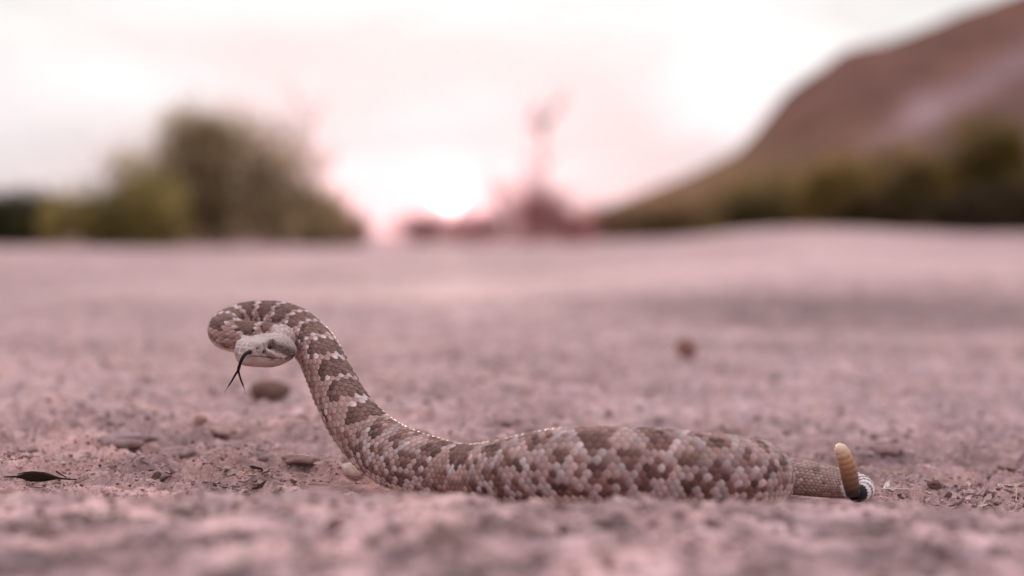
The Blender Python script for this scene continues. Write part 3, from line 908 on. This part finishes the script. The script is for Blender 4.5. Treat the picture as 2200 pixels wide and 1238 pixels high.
# small granular scales over the crown and back of the head
NG = 1500
gi = rs.integers(0, n0, NG * 3); gj = rs.integers(0, n1, NG * 3)
okg = (X0[gi] < np.where(sn[gi, gj] > .5, .1, .9)) & (X0[gi] > -2.5) & ((ZZ[gi, gj] > -0.1) | (rs.uniform(0, 1, NG * 3) < .35))
gi, gj = gi[okg][:NG], gj[okg][:NG]
gp = Hq[gi, gj]; gn = nd[gi, gj]
gf = np.array([1.0, 0, 0]) - gn * gn[:, :1]; gf /= np.linalg.norm(gf, axis=1)[:, None]
gs = np.cross(gn, gf)
gl = rs.uniform(.07, .11, NG) * (1 + .5 * smooth(0, -2.2, gp[:, 0]))
a8 = np.linspace(0, 2 * np.pi, 8, endpoint=False)
ring_ = gp[:, None] + gl[:, None, None] * (np.cos(a8)[None, :, None] * gf[:, None] * 1.25 + np.sin(a8)[None, :, None] * gs[:, None] * .8)
ring_ = ring_ - gn[:, None] * (0.012 + 0.02 * np.cos(a8)[None, :, None])
top_ = gp + gn * 0.035 - gf * (gl * 0.3)[:, None]
GV = np.concatenate([ring_, top_[:, None]], 1)
ix = np.arange(NG)[:, None] * 9
Fg = np.stack([ix + np.arange(8)[None], ix + (np.arange(8)[None] + 1) % 8, ix + 8 + 0 * np.arange(8)[None]], -1).reshape(-1, 3)
gcol = hcol[gi, gj] * rs.normal(1.04, .14, NG)[:, None]
gc = np.repeat(gcol[:, None], 9, 1); gc[:, :8] *= 0.85; gc[:, 8] *= 1.12
A.add(head_pt(GV).reshape(-1, 3), [Fg[:, ::-1]], gc.reshape(-1, 3))
hs_list.append(np.zeros(NG * 9))

m_snake = mat('snake_skin', rough=0.58, spec=0.18, tint=True, noise=[(1500, 0.16, 2), (300, .08, 2)], sss=0.0)
t = m_snake.node_tree
b = t.nodes['Principled BSDF']
vo = N(t, 'ShaderNodeTexVoronoi', feature='DISTANCE_TO_EDGE'); vo.inputs['Scale'].default_value = 420
tc = N(t, 'ShaderNodeTexCoord'); L(t, tc.outputs['Object'], vo.inputs['Vector'])
mr = N(t, 'ShaderNodeMapRange'); mr.inputs['From Max'].default_value = 0.12; L(t, vo.outputs['Distance'], mr.inputs['Value'])
at = N(t, 'ShaderNodeAttribute', attribute_name='headness')
mu = N(t, 'ShaderNodeMath', operation='MULTIPLY'); L(t, at.outputs['Fac'], mu.inputs[0]); mu.inputs[1].default_value = 0.8
bp = N(t, 'ShaderNodeBump'); bp.inputs['Distance'].default_value = 0.0005
L(t, mr.outputs[0], bp.inputs['Height']); L(t, mu.outputs[0], bp.inputs['Strength'])
no = N(t, 'ShaderNodeTexNoise'); no.inputs['Scale'].default_value = 2500; L(t, tc.outputs['Object'], no.inputs['Vector'])
bp2 = N(t, 'ShaderNodeBump'); bp2.inputs['Distance'].default_value = 0.0003; bp2.inputs['Strength'].default_value = 0.25
L(t, no.outputs['Fac'], bp2.inputs['Height']); L(t, bp.outputs[0], bp2.inputs['Normal']); L(t, bp2.outputs[0], b.inputs['Normal'])
v, f, c = A.out()
mesh_obj('body', v - SO, f, m_snake, snake, True, c, {'headness': np.concatenate(hs_list)})

# eyes
m_eye = mat('snake_iris', (0.045, 0.030, 0.022), 0.12, 0.6, noise=(2500, 0.4, 3))
m_pupil = mat('snake_pupil', (0.006, 0.005, 0.005), 0.08, 0.6)
def ball(c, r, nu=20, nv=14, ax=(1, 1, 1)):
    u = np.linspace(0, 2 * np.pi, nu, endpoint=False); w = np.linspace(0, np.pi, nv)
    Uu, Ww = np.meshgrid(u, w, indexing='ij')
    V = np.stack([np.cos(Uu) * np.sin(Ww) * ax[0], np.sin(Uu) * np.sin(Ww) * ax[1], np.cos(Ww) * ax[2]], -1) * r + np.asarray(c)
    i = np.arange(nu)[:, None] * nv; i2 = ((np.arange(nu) + 1) % nu)[:, None] * nv; j = np.arange(nv - 1)[None]
    F = np.stack([i + j, i + j + 1, i2 + j + 1, i2 + j], -1).reshape(-1, 4)
    return V.reshape(-1, 3), F
for sgn in (1, -1):
    V_, F_ = ball((.52, sgn * 0.93, .38), .31)
    eo = mesh_obj('eye', head_pt(V_) - SO, F_, m_eye, snake)
    V_, F_ = ball((.60, sgn * 1.18, .38), .075, ax=(.75, .9, 3.0))
    mesh_obj('pupil', head_pt(V_) - SO, F_, m_pupil, eo)

# tongue
tw = mat('tongue_skin', rough=0.5, spec=0.1, tint=True)
A = Acc()
def ppts(l): return np.array([P(*q) for q in l])
def dense(p, n):
    t = np.concatenate([[0], np.cumsum(np.linalg.norm(np.diff(p, axis=0), axis=1))])
    return cubic(t, p, np.linspace(0, t[-1], n))
stem_ = dense(ppts([(547, 757, 1.404), (533, 757.5, 1.394), (523, 766, 1.388), (516, 781, 1.386), (511.5, 797, 1.386)]), 20)
v_, f_ = tube(stem_, np.interp(np.linspace(0, 1, 20), [0, .3, 1], [.0013, .0014, .0011]), 10)
A.add(v_, f_, (0.012, 0.006, 0.009))
for l in ([(511.8, 796, 1.386), (504, 808, 1.387), (496, 822, 1.389), (489, 832, 1.391), (482, 843, 1.394)],
          [(511.8, 796, 1.386), (515, 808, 1.385), (519, 820, 1.384), (524, 833, 1.384), (528, 847, 1.385)]):
    bpth = dense(ppts(l), 22)
    v_, f_ = tube(bpth, np.linspace(.00085, .00035, 22), 8)
    k = np.concatenate([np.repeat(np.arange(22), 8), [0, 21]]) / 21
    m = smooth(.58, .82, k)[:, None]
    A.add(v_, f_, np.array([0.012, 0.006, 0.009]) * (1 - m) + np.array([.52, .36, .37]) * m)
v, f, c = A.out()
mesh_obj('tongue', v - SO, f, tw, snake, True, c)

# rattle
rp = dense(ppts([(1834, 1063, 1.356), (1829, 1042, 1.354), (1823, 1012, 1.352), (1814, 982, 1.350), (1804, 961, 1.349), (1800, 954, 1.349)]), 150)
kk = np.linspace(0, 1, 150)
rad = np.interp(kk, [0, .12, .3, .6, .82, .94, 1], [16, 17, 18.5, 18, 15.5, 12, 4]) * 1.352 / FPX
rad = rad * (1 + 0.07 * (np.abs(np.sin(kk * np.pi * 9.5)) - .55))
v_, f_ = tube(rp, rad, 28, ups=(1, 0, 0.2))
seg_k = np.concatenate([np.repeat(kk, 28), [0, 1]])
rc = np.stack([np.interp(seg_k, [0, .06, .12, .2, .45, .75, 1], q) for q in
               ([.010, .012, .035, .11, .22, .42, .78], [.009, .010, .018, .052, .105, .225, .57], [.009, .009, .010, .024, .055, .13, .45])], -1)
groove = 1 - 0.22 * (1 - np.abs(np.sin(seg_k * np.pi * 9.5))) ** 3
rc = rc * groove[:, None]
m_rat = mat('keratin', rough=0.45, spec=0.4, tint=True, noise=(700, .12, 3), bump=[(900, .2, .0005)])
mesh_obj('rattle', v_ - SO, f_, m_rat, snake, True, rc)

# ------------------------------------------------------------------ debris on the ground
m_deb = mat('crumbled_earth', rough=0.9, spec=0.15, tint=True, noise=(700, .2, 3), bump=[(900, .4, .0008)])
ico_v = None
def ico():
    t = (1 + 5 ** .5) / 2
    V = np.array([(-1, t, 0), (1, t, 0), (-1, -t, 0), (1, -t, 0), (0, -1, t), (0, 1, t), (0, -1, -t), (0, 1, -t), (t, 0, -1), (t, 0, 1), (-t, 0, -1), (-t, 0, 1)], float)
    V /= np.linalg.norm(V[0])
    F = np.array([(0, 11, 5), (0, 5, 1), (0, 1, 7), (0, 7, 10), (0, 10, 11), (1, 5, 9), (5, 11, 4), (11, 10, 2), (10, 7, 6), (7, 1, 8),
                  (3, 9, 4), (3, 4, 2), (3, 2, 6), (3, 6, 8), (3, 8, 9), (4, 9, 5), (2, 4, 11), (6, 2, 10), (8, 6, 7), (9, 8, 1)])
    return V, F
IV, IF = ico()
def rock_mesh(seed, sub=0, rough=.3, sz=(1, 1, 1)):
    rs = np.random.default_rng(seed)
    V, F = IV.copy(), IF.copy()
    for _ in range(sub):
        cache = {}; Vl = list(V); nF = []
        def mid(a, b):
            k = (min(a, b), max(a, b))
            if k not in cache:
                m = (Vl[a] + Vl[b]) / 2; Vl.append(m / np.linalg.norm(m)); cache[k] = len(Vl) - 1
            return cache[k]
        for a, b, c in F:
            ab, bc, ca = mid(a, b), mid(b, c), mid(c, a)
            nF += [(a, ab, ca), (b, bc, ab), (c, ca, bc), (ab, bc, ca)]
        V, F = np.array(Vl), np.array(nF)
    f = 1 + rough * (perlin(V[:, 0] * 1.3 + seed, V[:, 1] * 1.3 + V[:, 2]) * 1.6 + .5 * perlin(V[:, 1] * 3 + seed, V[:, 2] * 3 + V[:, 0]))
    if sub == 0: f = f * rs.uniform(1 - rough, 1 + rough, len(V))
    return V * f[:, None] * np.array(sz), F
def scatter(n, x0, x1, y0, y1, smin, smax, seed, flat=0.55, cut=-0.05, pwr=2.2, skip_snake=True, lim=.25):
    rs = np.random.default_rng(seed)
    y_ = rs.uniform(y0, y1, n * 3); x_ = rs.uniform(x0, x1, n * 3) * y_
    dens = fbm(x_, y_, 0.12, 2, 81) + .4 * rs.normal(0, .3, n * 3)
    ok = dens > cut
    if skip_snake: ok &= snake_mask(x_, y_) < lim
    x_, y_ = x_[ok][:n], y_[ok][:n]; n = len(x_)
    s_ = smin + (smax - smin) * rs.uniform(0, 1, n) ** pwr
    return x_, y_, ground_h(x_, y_), s_, rs
def crumbs(n, *a, con=1.0, **k):
    x_, y_, z_, s_, rs = scatter(n, *a, **k); n = len(x_)
    jitter = rs.uniform(.6, 1.35, (n, 12, 1))
    asp = rs.uniform(.5, 1.3, (n, 1, 3)); asp[..., 2] *= .6
    Vv = IV[None] * jitter * asp * s_[:, None, None]
    an = rs.uniform(0, 6.28, n); c_, q_ = np.cos(an)[:, None], np.sin(an)[:, None]
    Vx = Vv[..., 0] * c_ - Vv[..., 1] * q_; Vy = Vv[..., 0] * q_ + Vv[..., 1] * c_
    Vv = np.stack([Vx + x_[:, None], Vy + y_[:, None], Vv[..., 2] + (z_ + s_ * .2)[:, None]], -1)
    Ff = (IF[None] + (np.arange(n) * 12)[:, None, None]).reshape(-1, 3)
    pal = np.array([[.30, .205, .20], [.40, .28, .285], [.20, .13, .115], [.46, .35, .34], [.13, .085, .07]])
    pal = np.maximum(.02, .27 + (pal - .27) * con)
    cc = pal[rs.choice(5, n, p=[.34, .30, .18, .10, .08])] * rs.uniform(.75, 1.2, n)[:, None]
    return Vv.reshape(-1, 3), Ff, np.repeat(cc, 12, 0)
A = Acc()
A.add(*[q for q in crumbs(9000, -.31, .31, 1.18, 1.75, .0006, .0026, 101, lim=.8)])
A.add(*[q for q in crumbs(17000, -.30, .30, 1.27, 1.62, .0004, .0017, 104, cut=-.35, lim=.9, con=1.35)])
A.add(*[q for q in crumbs(5000, -.30, .30, 1.7, 3.0, .0010, .0045, 102)])
A.add(*[q for q in crumbs(2600, -.36, .36, .72, 1.16, .0010, .0038, 103, cut=-.2)])
v, f, c = A.out()
o = mesh_obj('gravel', v, f, m_deb, None, False, c)
tag(o, 'fine crumbs of dry earth and grit strewn over the ground', 'gravel', kind='stuff')

# thin curled flakes of dried mud and leaf litter
def flakes(n, *a, **k):
    x_, y_, z_, s_, rs = scatter(n, *a, **k); n = len(x_)
    ts = np.linspace(-1, 1, 4); ws = np.array([-1, 0, 1.0])
    Tt, Ww = np.meshgrid(ts, ws, indexing='ij'); Tt = Tt.ravel()[None]; Ww = Ww.ravel()[None]
    curl = rs.uniform(.1, .7, (n, 1)); prof = np.array([.45, 1, .9, .3]).repeat(3)[None]
    lx = Tt * s_[:, None]; ly = Ww * prof * s_[:, None] * rs.uniform(.25, .6, (n, 1)) * rs.uniform(.8, 1.2, (n, 12))
    lz = curl * s_[:, None] * (Tt ** 2 * .6 + Ww ** 2 * .25) + rs.normal(0, .04, (n, 12)) * s_[:, None]
    tilt = rs.normal(0, .35, (n, 1)); roll = rs.normal(0, .5, (n, 1))
    lz2 = lz + lx * np.sin(tilt) + ly * np.sin(roll); an = rs.uniform(0, 6.28, (n, 1))
    gx = lx * np.cos(an) - ly * np.sin(an) + x_[:, None]; gy = lx * np.sin(an) + ly * np.cos(an) + y_[:, None]
    gz = lz2 + z_[:, None] + .35 * s_[:, None] * 0.6
    top = np.stack([gx, gy, gz], -1); bot = top - np.array([0, 0, .00035])
    Vv = np.concatenate([top, bot], 1)
    q = np.arange(12).reshape(4, 3)
    ft = np.stack([q[:-1, :-1], q[1:, :-1], q[1:, 1:], q[:-1, 1:]], -1).reshape(-1, 4)
    fb = ft[:, ::-1] + 12
    ring = [0, 3, 6, 9, 10, 11, 8, 5, 2, 1]
    fs = np.array([(ring[m], ring[m] + 12, ring[(m + 1) % 10] + 12, ring[(m + 1) % 10]) for m in range(10)])
    fa = np.concatenate([ft, fb, fs])
    Ff = (fa[None] + (np.arange(n) * 24)[:, None, None]).reshape(-1, 4)
    pal = np.array([[.38, .265, .26], [.46, .35, .33], [.27, .185, .17], [.60, .50, .45], [.12, .075, .06]])
    cc = pal[rs.choice(5, n, p=[.34, .28, .2, .10, .08])] * rs.uniform(.8, 1.2, n)[:, None]
    return Vv.reshape(-1, 3), Ff, np.repeat(cc, 24, 0)
A = Acc()
A.add(*flakes(520, -.30, .30, 1.24, 1.62, .0012, .0042, 111, cut=.05))
A.add(*flakes(380, .14, .30, 1.26, 1.50, .0015, .0065, 112, cut=-.3))
A.add(*flakes(120, -.15, -.07, 1.32, 1.46, .0015, .0060, 113, cut=-.3))
A.add(*flakes(260, -.34, .34, .80, 1.14, .002, .0070, 114, cut=-.1))
v, f, c = A.out()
o = mesh_obj('leaf_litter', v, f, m_deb, None, False, c)
tag(o, 'thin curled flakes of dried mud and leaf litter on the ground', 'litter', kind='stuff')

# fine straw
A = Acc(); rs = np.random.default_rng(5)
for q in range(260):
    yy = rs.uniform(1.22, 1.6); xx = rs.uniform(-.30, .30) * yy
    if snake_mask(np.array([xx]), np.array([yy]))[0] > .2: continue
    zz = float(ground_h(np.array([xx]), np.array([yy]))[0])
    an = rs.uniform(0, 6.28); ln = rs.uniform(.004, .016)
    d3 = np.array([math.cos(an), math.sin(an), rs.uniform(-.05, .45)])
    pp = np.array([xx, yy, zz + .0006]) + np.linspace(0, 1, 4)[:, None] * d3 * ln + rs.normal(0, .0004, (4, 3))
    A.add(*tube(pp, np.full(4, rs.uniform(.00015, .00035)), 4), col=np.array([[.48, .38, .30], [.12, .08, .06], [.35, .25, .2]][rs.integers(0, 3)]))
v, f, c = A.out()
o = mesh_obj('straw', v, f, m_deb, None, True, c)
tag(o, 'fine broken straw and rootlets strewn over the ground', 'straw', kind='stuff')

# ---- single stones, clods and twigs
def ground_z(x, y): return float(ground_h(np.array([x]), np.array([y]))[0])
def stone(name, px, py, d, wpx, hpx, col, label, cat, seed, group=None, rough=.25, sub=2, depth=None, sink=.5):
    if d > 1.5:                      # find where the line of sight meets the ground
        ds = np.linspace(1.45, 4.5, 900); q = np.array([P(px, py + hpx * .4, v) for v in ds])
        hit = np.nonzero(q[:, 2] < ground_h(q[:, 0], q[:, 1]))[0]
        if len(hit): d = float(ds[hit[0]])
    if wpx > 3.2 * hpx: sink = 1.0
    p = P(px, py, d); w = wpx / FPX * d / 2; h_ = hpx / FPX * d / 2
    if wpx > 3.2 * hpx: h_ *= 1.5
    V_, F_ = rock_mesh(seed, sub, rough, (w, depth or w * .8, h_))
    m_ = mat(name + '_surface', col, .88, .15, noise=[(180, .25, 4)], bump=[(300, .5, .002)])
    o = mesh_obj(name, V_ - np.array([0, 0, V_[:, 2].min()]), F_, m_, None, sub > 1)
    o.location = (p[0], d, ground_z(p[0], d) - sink * h_)
    return tag(o, label, cat, group)
stone('dark_stone', 578, 840, 2.26, 88, 44, (.15, .09, .075), 'dark brown stone on the ground below the head of the snake', 'stone', 51)
stone('red_stone', 1475, 757, 2.95, 42, 46, (.26, .135, .11), 'small reddish brown stone standing behind the middle of the body', 'stone', 52, sink=.1)
stone('pale_pebble', 752, 1010, 1.475, 56, 36, (.52, .40, .37), 'smooth pale pebble half buried at the left side of the neck base', 'stone', 53, rough=.12)
stone('clod', 1090, 905, 1.86, 60, 12, (.30, .19, .19), 'low dark clod behind the dip between neck and body', 'clod', 54)
stone('brown_clod', 432, 903, 1.97, 30, 18, (.32, .20, .17), 'small brown clod on the slope left of the neck', 'clod', 55, rough=.45)
stone('brown_clod', 470, 925, 1.86, 76, 16, (.34, .22, .20), 'wide flat brown clod right of the small brown clod on the left slope', 'clod', 56, rough=.4)
stone('dark_clod', 268, 945, 1.75, 120, 22, (.28, .19, .20), 'wide dark clod in the soft ridge on the left', 'clod', 57, rough=.35)
stone('dark_clod', 375, 968, 1.66, 80, 20, (.30, .20, .205), 'bluish brown clod right of the wide dark clod', 'clod', 58, rough=.3)
stone('dark_clod', 645, 988, 1.56, 84, 14, (.27, .18, .17), 'flat dark clod left of the pale pebble', 'clod', 59, rough=.3)
stone('dark_clod', 465, 1033, 1.41, 20, 17, (.14, .09, .075), 'tiny dark clod in the sharp strip midway between twig pod and neck', 'clod', 60, rough=.35)
stone('ridge_stone', 1985, 1062, 1.36, 28, 20, (.12, .07, .06), 'small dark stone in the pale gravel right of the rattle', 'stone', 61, rough=.2)
stone('mud_flake', 2055, 1058, 1.20, 50, 50, (.33, .215, .155), 'blurred brown pointed mud flake at the right on the foreground crest', 'clod', 62, rough=.55, sub=1, depth=.006, sink=.1)
stone('ridge_stone', 2150, 1075, 1.30, 40, 24, (.16, .11, .085), 'brown stone near the right edge behind the foreground crest', 'stone', 63, rough=.35)
stone('clod', 2010, 1022, 1.47, 30, 22, (.15, .09, .085), 'upright dark crumb on the ridge line above the pale gravel', 'clod', 64, rough=.5, sub=1)
stone('clod', 2125, 1030, 1.44, 26, 18, (.10, .07, .065), 'black crumb on the ridge line near the right edge', 'clod', 65, rough=.5, sub=1)
stone('clod', 1905, 965, 1.72, 60, 16, (.28, .18, .18), 'blurred dark clod right of the tip of the rattle', 'clod', 66, rough=.4)
stone('clod', 2165, 1005, 1.55, 46, 16, (.26, .17, .16), 'blurred brown clod high at the right edge', 'clod', 67, rough=.4)
stone('clod', 1550, 1150, .98, 90, 18, (.30, .20, .20), 'blurred broad clod in the foreground under the body', 'clod', 68, rough=.3)

# dark seed pod with long stalk, left
A = Acc()
pod = dense(ppts([(8, 1025, 1.405), (45, 1024, 1.402), (78, 1024, 1.40), (110, 1026, 1.398), (140, 1029, 1.397), (178, 1031, 1.395)]), 40)
kk = np.linspace(0, 1, 40)
A.add(*tube(pod, np.interp(kk, [0, .18, .36, .52, .7, 1], [.0004, .0008, .0040, .0036, .0008, .0003]), 10, ups=(0, 1, 0), flat=.6), col=(.028, .016, .012))
for q in range(4):
    pt = dense(ppts([(38 + 9 * q, 1019 + 2 * q, 1.40), (70 + 7 * q, 1014 + 4 * q, 1.396), (104 + 12 * q, 1021 + 3 * q, 1.394)]), 12)
    A.add(*tube(pt, np.full(12, .00045), 5), col=(.035, .02, .015))
v, f, c = A.out()
o = mesh_obj('seed_pod', v, f, m_deb, None, True, c)
o.location.z = 0.0
tag(o, 'black dried seed pod with splintered stalk lying at the far left', 'seed pod')
def twig(pts, r, col, label):
    p = dense(ppts(pts), 10)
    A = Acc(); A.add(*tube(p, np.linspace(r, r * .5, 10), 6), col=col); v, f, c = A.out()
    o = mesh_obj('twig', v, f, m_deb, None, True, c); tag(o, label, 'twig')
twig([(121, 1013, 1.425), (132, 1020, 1.42), (143, 1026, 1.415)], .0008, (.05, .03, .025), 'short dark stick poking up behind the black seed pod')
twig([(48, 1048, 1.385), (75, 1048, 1.384), (100, 1046, 1.384)], .0005, (.10, .06, .05), 'thin brown twig lying in front of the black seed pod')
twig([(2180, 1040, 1.40), (2184, 1060, 1.395), (2182, 1078, 1.39)], .0006, (.50, .40, .33), 'pale upright stalk near the right edge')
twig([(1890, 1051, 1.39), (1930, 1050, 1.388), (1972, 1052, 1.386)], .0005, (.62, .54, .50), 'pale straw lying right of the rattle')

# repeated larger crumbs, each its own object
protos = []
for k in range(6):
    V_, F_ = rock_mesh(200 + k, 1, .38, (1, .85, .6))
    col = [(.30, .20, .19), (.42, .31, .31), (.17, .11, .10), (.36, .25, .24), (.50, .40, .38), (.13, .085, .075)][k]
    o = mesh_obj('soil_crumb', V_, F_, mat('soil_crumb_%s' % 'abcdef'[k], col, .9, .15, noise=(2.0, .2, 3), bump=[(4, .6, .3)]), None, False)
    protos.append(o)
x_, y_, z_, s_, rs = scatter(150, -.27, .27, 1.25, 1.85, .0022, .0050, 301, cut=-.1, pwr=1.5)
used = [False] * 6
for q in range(len(x_)):
    k = int(rs.choice(6, p=[.25, .2, .15, .2, .1, .1]))
    o = protos[k] if not used[k] else protos[k].copy()
    if used[k]: COL.objects.link(o)
    used[k] = True
    o.location = (x_[q], y_[q], z_[q] + s_[q] * .15); sc = s_[q]
    o.scale = (sc * rs.uniform(.8, 1.4), sc, sc * rs.uniform(.7, 1.2)); o.rotation_euler = (rs.normal(0, .3), rs.normal(0, .3), rs.uniform(0, 6.28))
    cname = ['brown', 'pale pinkish', 'dark brown', 'light brown', 'whitish', 'blackish'][k]
    cpx = 1100 + FPX * x_[q] / y_[q]
    where = 'left of the snake' if cpx < 700 else ('behind the body of the snake' if cpx < 1720 else 'right of the tail and rattle')
    deep = 'in the sharp strip' if y_[q] < 1.55 else 'in soft ground'
    tag(o, 'small %s earth crumb %s, %s' % (cname, where, deep), 'crumb', '%s earth crumbs %s' % (cname, where))
for k in range(6):
    if not used[k]: bpy.data.objects.remove(protos[k])
